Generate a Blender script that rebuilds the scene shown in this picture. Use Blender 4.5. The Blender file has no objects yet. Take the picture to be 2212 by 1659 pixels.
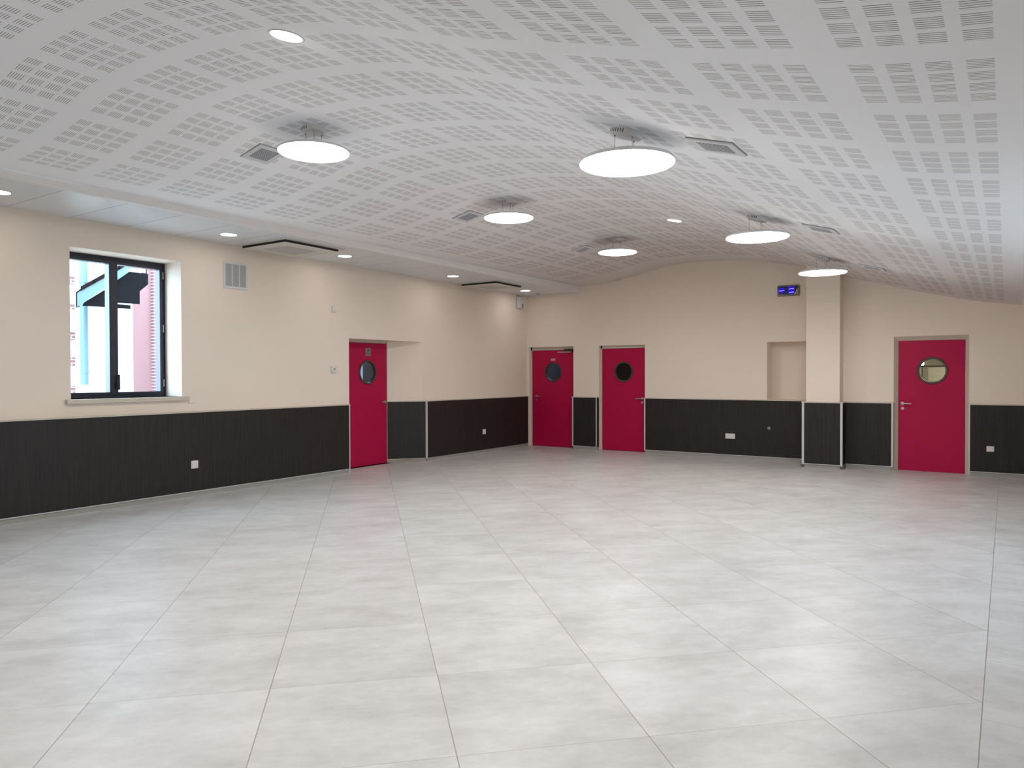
import bpy, bmesh, math, random
from mathutils import Matrix, Vector
random.seed(7)
S = bpy.context.scene
COL = S.collection
PI = math.pi

# ------------------------------------------------------------------ camera
F_PX = 1596.86
YAW, PITCH, ROLL = 0.589979, -0.012378, -0.002583
cy_, sy_ = math.cos(YAW), math.sin(YAW)
cp_, sp_ = math.cos(PITCH), math.sin(PITCH)
fwd = Vector((-sy_*cp_, cy_*cp_, sp_))
r0 = Vector((cy_, sy_, 0)); u0 = r0.cross(fwd)
rr = math.cos(ROLL)*r0 + math.sin(ROLL)*u0
uu = -math.sin(ROLL)*r0 + math.cos(ROLL)*u0
cam_d = bpy.data.cameras.new('camera')
cam = bpy.data.objects.new('camera', cam_d); COL.objects.link(cam)
cam.matrix_world = Matrix(((rr.x, uu.x, -fwd.x, 0), (rr.y, uu.y, -fwd.y, 0), (rr.z, uu.z, -fwd.z, 1.5), (0, 0, 0, 1)))
cam_d.sensor_width = 36.0
cam_d.lens = F_PX/2212*36.0
cam_d.clip_start = 0.05; cam_d.clip_end = 200
S.camera = cam

# ------------------------------------------------------------------ view, world, light levels
S.view_settings.view_transform = 'Standard'
S.view_settings.look = 'None'
S.view_settings.exposure = 0.95
S.view_settings.gamma = 1.0
S.view_settings.use_curve_mapping = False
W = bpy.data.worlds.new('sky'); S.world = W; W.use_nodes = True
bg = W.node_tree.nodes['Background']
bg.inputs[0].default_value = (0.60, 0.80, 1.0, 1); bg.inputs[1].default_value = 7.5
PENDANT = 20.5          # radiance of the pendant discs
SPOT = 16.0             # radiance of the small recessed lights
S.cycles.diffuse_bounces = 6
S.cycles.sample_clamp_indirect = 8.0

# ------------------------------------------------------------------ node helpers
class NT:
    def __init__(s, name):
        s.m = bpy.data.materials.new(name); s.m.use_nodes = True
        s.t = s.m.node_tree; s.b = s.t.nodes['Principled BSDF']
    def n(s, ty, **kw):
        o = s.t.nodes.new(ty)
        for k, v in kw.items(): setattr(o, k, v)
        return o
    def l(s, a, b): s.t.links.new(a, b)
    def _in(s, sock, v):
        if isinstance(v, (int, float)): sock.default_value = v
        else: s.l(v, sock)
    def math(s, op, a, b=0.0, c=None):
        o = s.n('ShaderNodeMath', operation=op)
        s._in(o.inputs[0], a); s._in(o.inputs[1], b)
        if c is not None: s._in(o.inputs[2], c)
        return o.outputs[0]
    def mix(s, f, a, b):
        o = s.n('ShaderNodeMix', data_type='RGBA')
        s._in(o.inputs[0], f)
        for k, v in ((6, a), (7, b)):
            if isinstance(v, tuple): o.inputs[k].default_value = (*v[:3], 1)
            else: s.l(v, o.inputs[k])
        return o.outputs[2]
    def noise(s, vec, scale, detail=3, rough=0.5):
        o = s.n('ShaderNodeTexNoise'); o.inputs['Scale'].default_value = scale
        o.inputs['Detail'].default_value = detail; o.inputs['Roughness'].default_value = rough
        if vec is not None: s.l(vec, o.inputs['Vector'])
        return o.outputs['Fac']
    def ramp(s, f, stops):
        o = s.n('ShaderNodeValToRGB'); s.l(f, o.inputs[0]); e = o.color_ramp.elements
        while len(e) < len(stops): e.new(0.5)
        for i, (p, c) in enumerate(stops): e[i].position = p; e[i].color = (*c, 1)
        return o.outputs[0]
    def obj(s): return s.n('ShaderNodeTexCoord').outputs['Object']
    def pos(s): return s.n('ShaderNodeNewGeometry').outputs['Position']
    def uv(s): return s.n('ShaderNodeTexCoord').outputs['UV']
    def xyz(s, v):
        o = s.n('ShaderNodeSeparateXYZ'); s.l(v, o.inputs[0]); return o.outputs
    def comb(s, x, y, z=0.0):
        o = s.n('ShaderNodeCombineXYZ')
        for i, v in enumerate((x, y, z)): s._in(o.inputs[i], v)
        return o.outputs[0]
    def mapped(s, v, scale):
        o = s.n('ShaderNodeMapping'); o.inputs['Scale'].default_value = scale; s.l(v, o.inputs[0]); return o.outputs[0]
    def base(s, c):
        if isinstance(c, tuple): s.b.inputs['Base Color'].default_value = (*c[:3], 1)
        else: s.l(c, s.b.inputs['Base Color'])
    def bump(s, h, dist=0.002, st=0.3):
        o = s.n('ShaderNodeBump'); o.inputs['Distance'].default_value = dist; o.inputs['Strength'].default_value = st
        s.l(h, o.inputs['Height']); s.l(o.outputs[0], s.b.inputs['Normal'])

def simple(name, c, rough=0.5, metal=0.0, spec=0.5, vary=0.03):
    t = NT(name)
    if vary:
        f = t.noise(t.obj(), 9, 3)
        t.base(t.mix(f, tuple(x*(1-vary) for x in c), tuple(min(1, x*(1+vary)) for x in c)))
    else: t.base(c)
    t.b.inputs['Roughness'].default_value = rough; t.b.inputs['Metallic'].default_value = metal
    t.b.inputs['Specular IOR Level'].default_value = spec
    return t.m

def emit(name, c, st):
    t = NT(name); t.base((0.02, 0.02, 0.02)); t.b.inputs['Specular IOR Level'].default_value = 0.1
    t.b.inputs['Emission Color'].default_value = (*c, 1); t.b.inputs['Emission Strength'].default_value = st
    return t.m

def plaster(name, c):
    t = NT(name); p = t.pos()
    f = t.noise(p, 1.1, 3); g = t.noise(p, 60, 3)
    t.base(t.mix(f, tuple(x*0.97 for x in c), tuple(x*1.03 for x in c)))
    t.b.inputs['Roughness'].default_value = 0.75; t.b.inputs['Specular IOR Level'].default_value = 0.25
    t.bump(g, 0.0015, 0.25)
    return t.m

M = {}
M['wall'] = plaster('cream_wall_paint', (0.82, 0.715, 0.61))
M['white'] = plaster('white_ceiling_paint', (0.89, 0.87, 0.87))
M['render'] = plaster('pale_exterior_render', (0.78, 0.76, 0.72))
M['salmon'] = plaster('salmon_exterior_render', (0.29, 0.16, 0.165))
M['annex'] = plaster('annex_wall_paint', (0.55, 0.52, 0.42))
M['annexdark'] = plaster('unlit_annex_wall_paint', (0.12, 0.12, 0.13))  # dark base colour puts the gloom of the dim rooms into the walls
M['profile'] = simple('pale_aluminium_profile', (0.62, 0.60, 0.60), 0.4, 0.2)
M['cap'] = simple('beige_cap_profile', (0.56, 0.50, 0.42), 0.5)
M['frame'] = simple('beige_painted_door_frame', (0.55, 0.47, 0.38), 0.5)
M['skirting'] = simple('grey_tile_skirting', (0.33, 0.32, 0.29), 0.4, vary=0.08)
M['cornershade'] = simple('dark_brown_corner_shade', (0.10, 0.085, 0.07), 0.5)  # dark colour stands in for shade where skirting is missing at the corners
M['ring'] = simple('bronze_porthole_ring', (0.085, 0.055, 0.045), 0.5, 0.4)
M['steel'] = simple('brushed_steel', (0.55, 0.53, 0.52), 0.3, 1.0)
M['plastic'] = simple('white_plastic', (0.74, 0.69, 0.64), 0.4)
M['plasticgrey'] = simple('grey_plastic', (0.30, 0.28, 0.26), 0.5)
M['seam'] = simple('grey_seam', (0.25, 0.24, 0.23), 0.6)
M['black'] = simple('black_gap', (0.012, 0.010, 0.009), 0.7, vary=0)
M['greyplate'] = simple('grey_sign_plate', (0.22, 0.20, 0.19), 0.45)
M['pinkplate'] = simple('pale_name_plate', (0.50, 0.36, 0.36), 0.45)
M['signdark'] = simple('dark_sign_marks', (0.04, 0.035, 0.035), 0.5)
M['winframe'] = simple('anthracite_window_frame', (0.012, 0.014, 0.028), 0.35)
M['sill'] = simple('cream_sill_board', (0.58, 0.52, 0.42), 0.35)
M['ventplate'] = simple('pale_grey_vent_plate', (0.66, 0.68, 0.70), 0.5)
M['ventwhite'] = simple('white_vent_frame', (0.66, 0.66, 0.66), 0.45)
M['acpanel'] = simple('off_white_cassette_panel', (0.62, 0.60, 0.55), 0.45)
M['acgrille'] = simple('cassette_intake_grille', (0.45, 0.45, 0.43), 0.5)
M['canopy'] = simple('satin_pendant_canopy', (0.74, 0.71, 0.69), 0.4, 0.0)
M['cable'] = simple('thin_steel_cable', (0.35, 0.33, 0.31), 0.4, 0.7)
M['tray'] = simple('white_lamp_tray', (0.7, 0.7, 0.7), 0.4)
M['disc'] = emit('glowing_pendant_diffuser', (1.0, 0.955, 0.92), PENDANT)
M['spot'] = emit('glowing_recessed_diffuser', (1.0, 0.95, 0.92), SPOT)
M['zinc'] = simple('pale_zinc', (0.11, 0.19, 0.23), 0.5)
M['fascia'] = simple('pale_blue_bargeboard', (0.085, 0.15, 0.175), 0.5)
M['tiles'] = simple('dark_roof_tiles', (0.010, 0.006, 0.006), 0.8, spec=0.05, vary=0.3)
M['timber'] = simple('dark_porch_timber', (0.004, 0.0045, 0.006), 0.8, spec=0.05, vary=0.3)
M['ground'] = simple('pale_courtyard_gravel', (0.36, 0.355, 0.34), 0.8, vary=0.15)
M['clockcase'] = simple('grey_clock_case', (0.16, 0.14, 0.12), 0.25, 0.6)
M['clockface'] = simple('glossy_black_clock_face', (0.01, 0.01, 0.02), 0.08)
M['clockglow'] = emit('blue_clock_glow', (0.03, 0.0, 1.0), 0.28)
M['clockdigit'] = emit('bright_blue_clock_digit', (0.30, 0.28, 1.0), 0.9)
M['clockarc'] = simple('polished_clock_arc', (0.85, 0.80, 0.80), 0.2)

# ceiling slot plate grille
def grille_mat(name, base, dark, pitch, duty, axis=0):
    t = NT(name); x = t.xyz(t.obj())[axis]
    k = t.math('FRACT', t.math('DIVIDE', x, pitch)); k = t.math('LESS_THAN', k, duty)
    t.base(t.mix(k, base, dark)); t.b.inputs['Roughness'].default_value = 0.5
    return t.m
M['ventgrille'] = grille_mat('grey_perforated_vent_core', (0.42, 0.43, 0.46), (0.16, 0.16, 0.17), 0.016, 0.35)
M['louvre'] = grille_mat('fine_grey_louvre', (0.50, 0.50, 0.50), (0.22, 0.22, 0.22), 0.012, 0.4, 2)

# brick
def brick_mat():
    t = NT('red_brick'); p = t.xyz(t.pos())
    br = t.n('ShaderNodeTexBrick'); t.l(t.comb(p[1], p[2]), br.inputs['Vector'])
    br.inputs['Scale'].default_value = 1.0; br.inputs['Brick Width'].default_value = 0.16; br.inputs['Row Height'].default_value = 0.055
    br.inputs['Mortar Size'].default_value = 0.007
    br.inputs['Color1'].default_value = (0.22, 0.11, 0.125, 1); br.inputs['Color2'].default_value = (0.19, 0.09, 0.105, 1)
    br.inputs['Mortar'].default_value = (0.6, 0.55, 0.5, 1)
    t.base(br.outputs['Color']); t.b.inputs['Roughness'].default_value = 0.85
    return t.m
M['brick'] = brick_mat()

# door paint
def door_mat(name, c):
    t = NT(name); p = t.pos()
    f = t.noise(p, 2.0, 3); g = t.noise(p, 120, 2)
    t.base(t.mix(f, tuple(x*0.94 for x in c), tuple(x*1.06 for x in c)))
    t.b.inputs['Roughness'].default_value = 0.45; t.b.inputs['Specular IOR Level'].default_value = 0.22
    t.bump(g, 0.0005, 0.2)
    return t.m
M['door'] = door_mat('magenta_door_paint', (0.43, 0.003, 0.055))

# dark wood grain wall panel
def panel_mat():
    t = NT('dark_wood_grain_panel'); p = t.pos()
    v = t.mapped(p, (55, 55, 1.6)); f = t.noise(v, 1.0, 5, 0.65)
    v2 = t.mapped(p, (6, 6, 0.25)); f2 = t.noise(v2, 1.0, 3)
    c = t.ramp(f, [(0.30, (0.011, 0.009, 0.008)), (0.52, (0.021, 0.017, 0.015)), (0.75, (0.036, 0.029, 0.026))])
    t.base(t.mix(t.math('MULTIPLY', f2, 0.35), c, (0.026, 0.019, 0.018)))
    t.b.inputs['Roughness'].default_value = 0.5; t.b.inputs['Specular IOR Level'].default_value = 0.3
    t.bump(f, 0.001, 0.2)
    return t.m
M['panel'] = panel_mat()

# floor: 80 cm tiles, laid diagonally, with a straight border strip to the right of x = -0.085
def floor_mat():
    t = NT('grey_concrete_look_tiles'); p = t.pos(); x, y, z = t.xyz(p)
    r = math.sqrt(0.5)
    s = t.math('MULTIPLY', t.math('ADD', x, y), r); q = t.math('MULTIPLY', t.math('SUBTRACT', y, x), r)
    ts = 0.8005
    def cell(v, off):
        d = t.math('DIVIDE', t.math('SUBTRACT', v, off), ts)
        fl = t.math('FLOOR', d); fr = t.math('SUBTRACT', d, fl)
        e = t.math('MULTIPLY', t.math('MINIMUM', fr, t.math('SUBTRACT', 1.0, fr)), ts)
        return fl, e
    a1, e1 = cell(s, -1.2561); b1, e2 = cell(q, 2.8789)
    a2, e3 = cell(x, -0.0846); b2, e4 = cell(y, 3.785)
    right = t.math('GREATER_THAN', x, -0.0846)
    def sel(u, v): # right ? v : u
        return t.math('ADD', t.math('MULTIPLY', u, t.math('SUBTRACT', 1.0, right)), t.math('MULTIPLY', v, right))
    edge_line = t.math('ABSOLUTE', t.math('ADD', x, 0.0846))
    ea = t.math('MINIMUM', sel(e1, e3), edge_line)
    eb = sel(e2, e4)
    ga = t.math('LESS_THAN', ea, 0.0021); gb = t.math('LESS_THAN', eb, 0.0014)
    ia = sel(a1, t.math('ADD', a2, 37.0)); ib = sel(b1, t.math('ADD', b2, 91.0))
    wn = t.n('ShaderNodeTexWhiteNoise', noise_dimensions='2D'); t.l(t.comb(ia, ib), wn.inputs['Vector'])
    # mottling, streaked along the second tile direction, shifted per tile
    su = sel(s, x); sv = sel(q, y)
    off = t.math('MULTIPLY', wn.outputs['Value'], 40.0)
    v1 = t.comb(t.math('ADD', t.math('MULTIPLY', su, 1.9), off), t.math('MULTIPLY', sv, 3.4), off)
    n1 = t.noise(v1, 1.0, 5, 0.62)
    v2 = t.comb(t.math('ADD', t.math('MULTIPLY', su, 8.0), off), t.math('MULTIPLY', sv, 13.0), off)
    n2 = t.noise(v2, 1.0, 6, 0.7)
    f = t.math('ADD', t.math('MULTIPLY', n1, 0.66), t.math('MULTIPLY', n2, 0.34))
    f = t.math('ADD', f, t.math('MULTIPLY', t.math('SUBTRACT', wn.outputs['Value'], 0.5), 0.03))
    c = t.ramp(f, [(0.32, (0.445, 0.437, 0.422)), (0.50, (0.55, 0.547, 0.535)), (0.66, (0.64, 0.64, 0.632))])
    g = t.math('MAXIMUM', ga, t.math('MULTIPLY', gb, 0.75))
    c2 = t.mix(g, c, (0.27, 0.225, 0.20))
    t.base(c2)
    ro = t.math('ADD', 0.30, t.math('MULTIPLY', n2, 0.12)); t.l(ro, t.b.inputs['Roughness'])
    t.b.inputs['Specular IOR Level'].default_value = 0.5
    t.bump(n2, 0.0004, 0.2)
    return t.m
M['floor'] = floor_mat()

# vault: plasterboard with blocks of 4 x 4 slotted squares; u = arc length across, v = length
U_R, BLK, SQ, SQW = 7.314, 0.592, 0.1215, 0.079
def vault_mat():
    t = NT('slotted_acoustic_plasterboard'); u, v, _ = t.xyz(t.uv())
    a = t.math('SUBTRACT', U_R, u)
    inu = t.math('MULTIPLY', t.math('GREATER_THAN', a, 0.0), t.math('LESS_THAN', a, 12*BLK-0.1))
    bu = t.math('MODULO', a, BLK)
    cu = t.math('MULTIPLY', t.math('LESS_THAN', bu, 0.45), t.math('LESS_THAN', t.math('MODULO', bu, SQ), SQW))
    w = t.math('ADD', v, 0.605*12-2.848)
    inv = t.math('LESS_THAN', v, 12.42)
    bv = t.math('MODULO', w, 0.605)
    sv = t.math('MODULO', bv, 0.1175)
    cv = t.math('MULTIPLY', t.math('LESS_THAN', bv, 0.455), t.math('LESS_THAN', sv, 0.0905))
    sl = t.math('LESS_THAN', t.math('MODULO', t.math('ADD', sv, 0.0), 0.0150), 0.0038)
    k = cu
    for m_ in (cv, sl, inu, inv): k = t.math('MULTIPLY', k, m_)
    p = t.pos(); f = t.noise(p, 0.9, 2)
    c = t.mix(f, (0.90, 0.885, 0.89), (0.925, 0.915, 0.92))
    t.base(t.mix(k, c, (0.19, 0.17, 0.155)))
    t.b.inputs['Roughness'].default_value = 0.8; t.b.inputs['Specular IOR Level'].default_value = 0.2
    return t.m
M['vault'] = vault_mat()

# soffit: smooth square ceiling panels with thin joints
def soffit_mat():
    t = NT('smooth_soffit_panels'); p = t.pos(); x, y, z = t.xyz(p)
    d = t.math('DIVIDE', t.math('SUBTRACT', y, 3.395), 0.607); fr = t.math('FRACT', d)
    e = t.math('MULTIPLY', t.math('MINIMUM', fr, t.math('SUBTRACT', 1.0, fr)), 0.607)
    k = t.math('MULTIPLY', t.math('LESS_THAN', e, 0.003), t.math('LESS_THAN', x, -7.27))
    tile = t.math('LESS_THAN', x, -7.27)
    wn = t.n('ShaderNodeTexWhiteNoise', noise_dimensions='1D'); t.l(t.math('FLOOR', d), wn.inputs['W'])
    c = t.mix(wn.outputs['Value'], (0.66, 0.67, 0.69), (0.70, 0.71, 0.72))
    c = t.mix(tile, (0.78, 0.75, 0.73), c)
    t.base(t.mix(k, c, (0.10, 0.09, 0.09)))
    t.l(t.math('SUBTRACT', 0.7, t.math('MULTIPLY', tile, 0.3)), t.b.inputs['Roughness'])
    return t.m
M['soffit'] = soffit_mat()

# glass that lets light straight through
def glass_mat(name, tint, gloss=0.06):
    t = NT(name); t.t.nodes.remove(t.b)
    tr = t.n('ShaderNodeBsdfTransparent'); tr.inputs[0].default_value = (*tint, 1)
    gl = t.n('ShaderNodeBsdfGlossy'); gl.inputs['Roughness'].default_value = 0.02
    fr = t.n('ShaderNodeFresnel'); fr.inputs[0].default_value = 1.45
    bf = t.n('ShaderNodeNewGeometry').outputs['Backfacing']
    mx = t.n('ShaderNodeMixShader'); t.l(t.math('MULTIPLY', fr.outputs[0], t.math('SUBTRACT', 1.0, bf)), mx.inputs[0]); t.l(tr.outputs[0], mx.inputs[1]); t.l(gl.outputs[0], mx.inputs[2])
    t.l(mx.outputs[0], t.t.nodes['Material Output'].inputs[0])
    return t.m
M['glass'] = glass_mat('clear_window_glass', (0.97, 0.98, 0.98))
M['glasstint'] = glass_mat('porthole_glass', (0.85, 0.86, 0.84))

# ------------------------------------------------------------------ mesh helpers
class MB:
    def __init__(s): s.v = []; s.f = []; s.uv = None
    def add(s, vs, fs):
        o = len(s.v); s.v += [tuple(map(float, v)) for v in vs]; s.f += [tuple(i+o for i in f) for f in fs]; return s
    def box(s, x0, x1, y0, y1, z0, z1):
        x0, x1 = sorted((x0, x1)); y0, y1 = sorted((y0, y1)); z0, z1 = sorted((z0, z1))
        vs = [(x, y, z) for z in (z0, z1) for y in (y0, y1) for x in (x0, x1)]
        return s.add(vs, [(0, 2, 3, 1), (4, 5, 7, 6), (0, 1, 5, 4), (2, 6, 7, 3), (0, 4, 6, 2), (1, 3, 7, 5)])
    def prism(s, poly, h0, h1, ax='z'):
        n = len(poly)
        def P(a, b, h): return {'z': (a, b, h), 'x': (h, a, b), 'y': (a, h, b)}[ax]
        vs = [P(a, b, h0) for a, b in poly] + [P(a, b, h1) for a, b in poly]
        fs = [tuple(range(n))[::-1], tuple(range(n, 2*n))] + [(i, (i+1) % n, n+(i+1) % n, n+i) for i in range(n)]
        return s.add(vs, fs)
    def ringprism(s, outer, inner, h0, h1, ax='z'):
        n = len(outer)
        def P(a, b, h): return {'z': (a, b, h), 'x': (h, a, b), 'y': (a, h, b)}[ax]
        vs = []
        for h in (h0, h1):
            vs += [P(a, b, h) for a, b in outer] + [P(a, b, h) for a, b in inner]
        fs = []
        for i in range(n):
            j = (i+1) % n
            fs += [(i, j, n+j, n+i), (2*n+i, 3*n+i, 3*n+j, 2*n+j), (i, 2*n+i, 2*n+j, j), (n+i, n+j, 3*n+j, 3*n+i)]
        return s.add(vs, fs)
    def cyl(s, c, r, h0, h1, ax='z', n=32, r1=None):
        r1 = r if r1 is None else r1
        def P(a, b, h): return {'z': (a, b, h), 'x': (h, a, b), 'y': (a, h, b)}[ax]
        A = [2*PI*i/n for i in range(n)]
        vs = [P(c[0]+r*math.cos(t), c[1]+r*math.sin(t), h0) for t in A] + [P(c[0]+r1*math.cos(t), c[1]+r1*math.sin(t), h1) for t in A]
        fs = [tuple(range(n))[::-1], tuple(range(n, 2*n))] + [(i, (i+1) % n, n+(i+1) % n, n+i) for i in range(n)]
        return s.add(vs, fs)
    def lathe(s, prof, ax='z', c=(0, 0), n=48, closed=False):
        """prof = [(radius, height)] turned about the axis"""
        def P(a, b, h): return {'z': (a, b, h), 'x': (h, a, b), 'y': (a, h, b)}[ax]
        m = len(prof); vs = []
        for i in range(n):
            t = 2*PI*i/n
            vs += [P(c[0]+r*math.cos(t), c[1]+r*math.sin(t), h) for r, h in prof]
        fs = []
        for i in range(n):
            j = (i+1) % n
            for k in range(m if closed else m-1):
                k2 = (k+1) % m
                fs.append((i*m+k, j*m+k, j*m+k2, i*m+k2))
        return s.add(vs, fs)
    def tube(s, pts, r, n=10):
        pts = [Vector(p) for p in pts]; vs = []; fs = []
        for i, p in enumerate(pts):
            d = (pts[min(i+1, len(pts)-1)] - pts[max(i-1, 0)]).normalized()
            a = d.orthogonal().normalized() if i == 0 else (a - d*a.dot(d)).normalized()
            b = d.cross(a)
            vs += [p + r*(math.cos(2*PI*k/n)*a + math.sin(2*PI*k/n)*b) for k in range(n)]
        for i in range(len(pts)-1):
            fs += [(i*n+k, i*n+(k+1) % n, (i+1)*n+(k+1) % n, (i+1)*n+k) for k in range(n)]
        fs += [tuple(range(n))[::-1], tuple((len(pts)-1)*n+k for k in range(n))]
        return s.add(vs, fs)

WL = {}   # object -> world location of its origin (unrotated frames only)
def finish(me):
    bm = bmesh.new(); bm.from_mesh(me)
    bmesh.ops.remove_doubles(bm, verts=bm.verts, dist=1e-5)
    bmesh.ops.recalc_face_normals(bm, faces=bm.faces); bm.to_mesh(me); bm.free()
def put(name, mb, mat, parent=None, origin=None, local=False, bevel=0.0, smooth=False, label=None, fix=True):
    """link one mesh; world-coordinate vertices unless local"""
    pl = Vector((0, 0, 0)) if (parent is None or local) else WL[parent]
    org = Vector(origin) if origin is not None else (pl if parent is not None else Vector((0, 0, 0)))
    if local: org = Vector((0, 0, 0)) if origin is None else org
    vs = [Vector(v)-org for v in mb.v]
    me = bpy.data.meshes.new(name); me.from_pydata(vs, [], mb.f); me.update()
    if fix: finish(me)
    if mat is not None: me.materials.append(M[mat] if isinstance(mat, str) else mat)
    if smooth:
        for p in me.polygons: p.use_smooth = True
        try: me.set_sharp_from_angle(angle=math.radians(35))
        except Exception: pass
    o = bpy.data.objects.new(name, me); COL.objects.link(o)
    if parent is not None: o.parent = parent
    o.location = org - pl if not local else org
    WL[o] = org if not local else org
    if bevel:
        b = o.modifiers.new('bevel', 'BEVEL'); b.width = bevel; b.segments = 2; b.limit_method = 'ANGLE'
    if label: o['label'] = label
    return o
def tag(o, label, cat, group=None, kind=None):
    o['label'] = label; o['category'] = cat
    if group: o['group'] = group
    if kind: o['kind'] = kind
    return o
def struct(o, label=None):
    o['kind'] = 'structure'
    if label: o['label'] = label
    return o
def root(name, loc, rot=(0, 0, 0)):
    o = bpy.data.objects.new(name, None); COL.objects.link(o); o.location = loc; o.rotation_euler = rot
    o.empty_display_size = 0.1; WL[o] = Vector(loc); return o
def copy_tree(o, parent=None):
    c = o.copy(); COL.objects.link(c)
    if parent is not None: c.parent = parent
    for ch in list(o.children): copy_tree(ch, c)
    return c

# ------------------------------------------------------------------ room measures
XL, XR = -8.448, 1.40              # plaster faces of the side walls
YB, YB2, YF = 13.194, 12.86, -4.0  # back wall (left part), back wall (right part), wall behind the camera
XP, YP, XB = -8.398, 13.144, 12.81 # faces of the wainscot panels
WZ = 1.040                         # top of the dark panels
HT = 3.95
PROF = [(-7.20, 3.285), (-6.659, 3.308), (-6.357, 3.341), (-5.774, 3.444), (-5.372, 3.530), (-4.947, 3.566), (-4.424, 3.558),
        (-3.924, 3.518), (-3.211, 3.400), (-2.834, 3.300), (-2.06, 3.035), (-1.661, 2.915), (-1.027, 2.730), (-0.43, 2.583), (0.022, 2.504), (0.17, 2.490)]
def zsoff(y): return 3.238 - 0.0058*y
# smooth the profile (Catmull-Rom through the points)
def smooth_prof():
    out = []; P = [PROF[0]] + PROF + [PROF[-1]]
    for i in range(1, len(P)-2):
        for k in range(6):
            t = k/6
            q = []
            for d in (0, 1):
                a, b, c, e = P[i-1][d], P[i][d], P[i+1][d], P[i+2][d]
                q.append(0.5*((2*b)+(-a+c)*t+(2*a-5*b+4*c-e)*t*t+(-a+3*b-3*c+e)*t**3))
            out.append(tuple(q))
    out.append(PROF[-1]); return out
VP = smooth_prof()
def zvault(x):
    for (a, za), (b, zb) in zip(VP, VP[1:]):
        if a <= x <= b: return za+(zb-za)*(x-a)/(b-a)
    return VP[-1][1]
def slope(x): return (zvault(x+0.15)-zvault(x-0.15))/0.3

def wall(name, plane, d, uc, zc, holes, thick, mat='wall', umap=None, axis='x', label=None):
    """plane wall with rectangular holes; d = +1/-1 is the side the body lies on; umap moves back-side cuts"""
    umap = umap or {}
    us = sorted(set(uc) | {h[0] for h in holes} | {h[1] for h in holes})
    zs = sorted(set(zc) | {h[2] for h in holes} | {h[3] for h in holes})
    inside = lambda u, z: any(h[0] < u < h[1] and h[2] < z < h[3] for h in holes)
    mb = MB(); idx = {}
    def vid(i, j, b):
        k = (i, j, b)
        if k not in idx:
            u = us[i]; w = plane + (d*thick if b else 0)
            if b: u = umap.get(u, u)
            idx[k] = len(mb.v); mb.v.append((w, u, zs[j]) if axis == 'x' else (u, w, zs[j]))
        return idx[k]
    nu, nz = len(us)-1, len(zs)-1
    solid = [[not inside((us[i]+us[i+1])/2, (zs[j]+zs[j+1])/2) for j in range(nz)] for i in range(nu)]
    get = lambda i, j: 0 <= i < nu and 0 <= j < nz and solid[i][j]
    for i in range(nu):
        for j in range(nz):
            if not solid[i][j]: continue
            for b in (0, 1): mb.f.append((vid(i, j, b), vid(i+1, j, b), vid(i+1, j+1, b), vid(i, j+1, b)))
            for di, dj, e in ((-1, 0, ((i, j), (i, j+1))), (1, 0, ((i+1, j), (i+1, j+1))), (0, -1, ((i, j), (i+1, j))), (0, 1, ((i, j+1), (i+1, j+1)))):
                if not get(i+di, j+dj):
                    (a, b_), (c, e_) = e
                    mb.f.append((vid(a, b_, 0), vid(c, e_, 0), vid(c, e_, 1), vid(a, b_, 1)))
    return struct(put(name, mb, mat), label)

# ------------------------------------------------------------------ shell
struct(put('floor', MB().box(-8.9, 1.75, -4.35, 13.5, -0.12, 0.0), 'floor'), 'pale grey concrete-look floor tiles laid diagonally')
TH = 0.35
wall('wall_left', XL, -1, (YF-0.3, YB+0.3), (0, HT),
     [(8.093, 9.81, 0, 2.072), (4.005, 5.305, 1.245, 2.905), (0.10, 1.40, 1.245, 2.905)], TH, umap={9.81: 9.31, 8.093: 8.36}, label='long cream side wall with a window')
wall('wall_back', YB, 1, (XL-0.3, -2.40), (0, HT),
     [(-8.395, -7.33, 0, 2.078), (-6.747, -5.767, 0, 2.072), (-3.479, -2.60, 1.055, 2.060)], 0.33, axis='y', label='cream end wall with two magenta doors and a niche')
nb = MB().box(-3.70, -2.45, YB+0.33, YB+0.38, 0.9, 2.3).box(-3.479, -2.60, YB+0.318, YB+0.33, 1.055, 1.365)
o = put('wall_niche', nb, 'wall'); struct(o, 'recessed back of the wall niche')
wall('wall_back_right', YB2, 1, (-2.20, XR+0.3), (0, HT), [(-1.463, -0.471, 0, 2.078)], 0.30, axis='y', label='cream end wall right of the pillar with one magenta door')
struct(put('wall_pillar', MB().box(-2.698, -2.191, 12.57, 13.193, 0, 3.45), 'wall', bevel=0.004), 'square cream pillar in front of the end wall')
wall('wall_right', XR, 1, (YF-0.3, YB2+0.6), (0, HT), [(4.6, 8.2, 1.20, 1.95)], 0.30, label='cream side wall with windows beside the camera')
wall('wall_front', YF, -1, (XL-0.35, XR+0.3), (0, HT), [], 0.30, axis='y', label='cream wall behind the camera')

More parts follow.
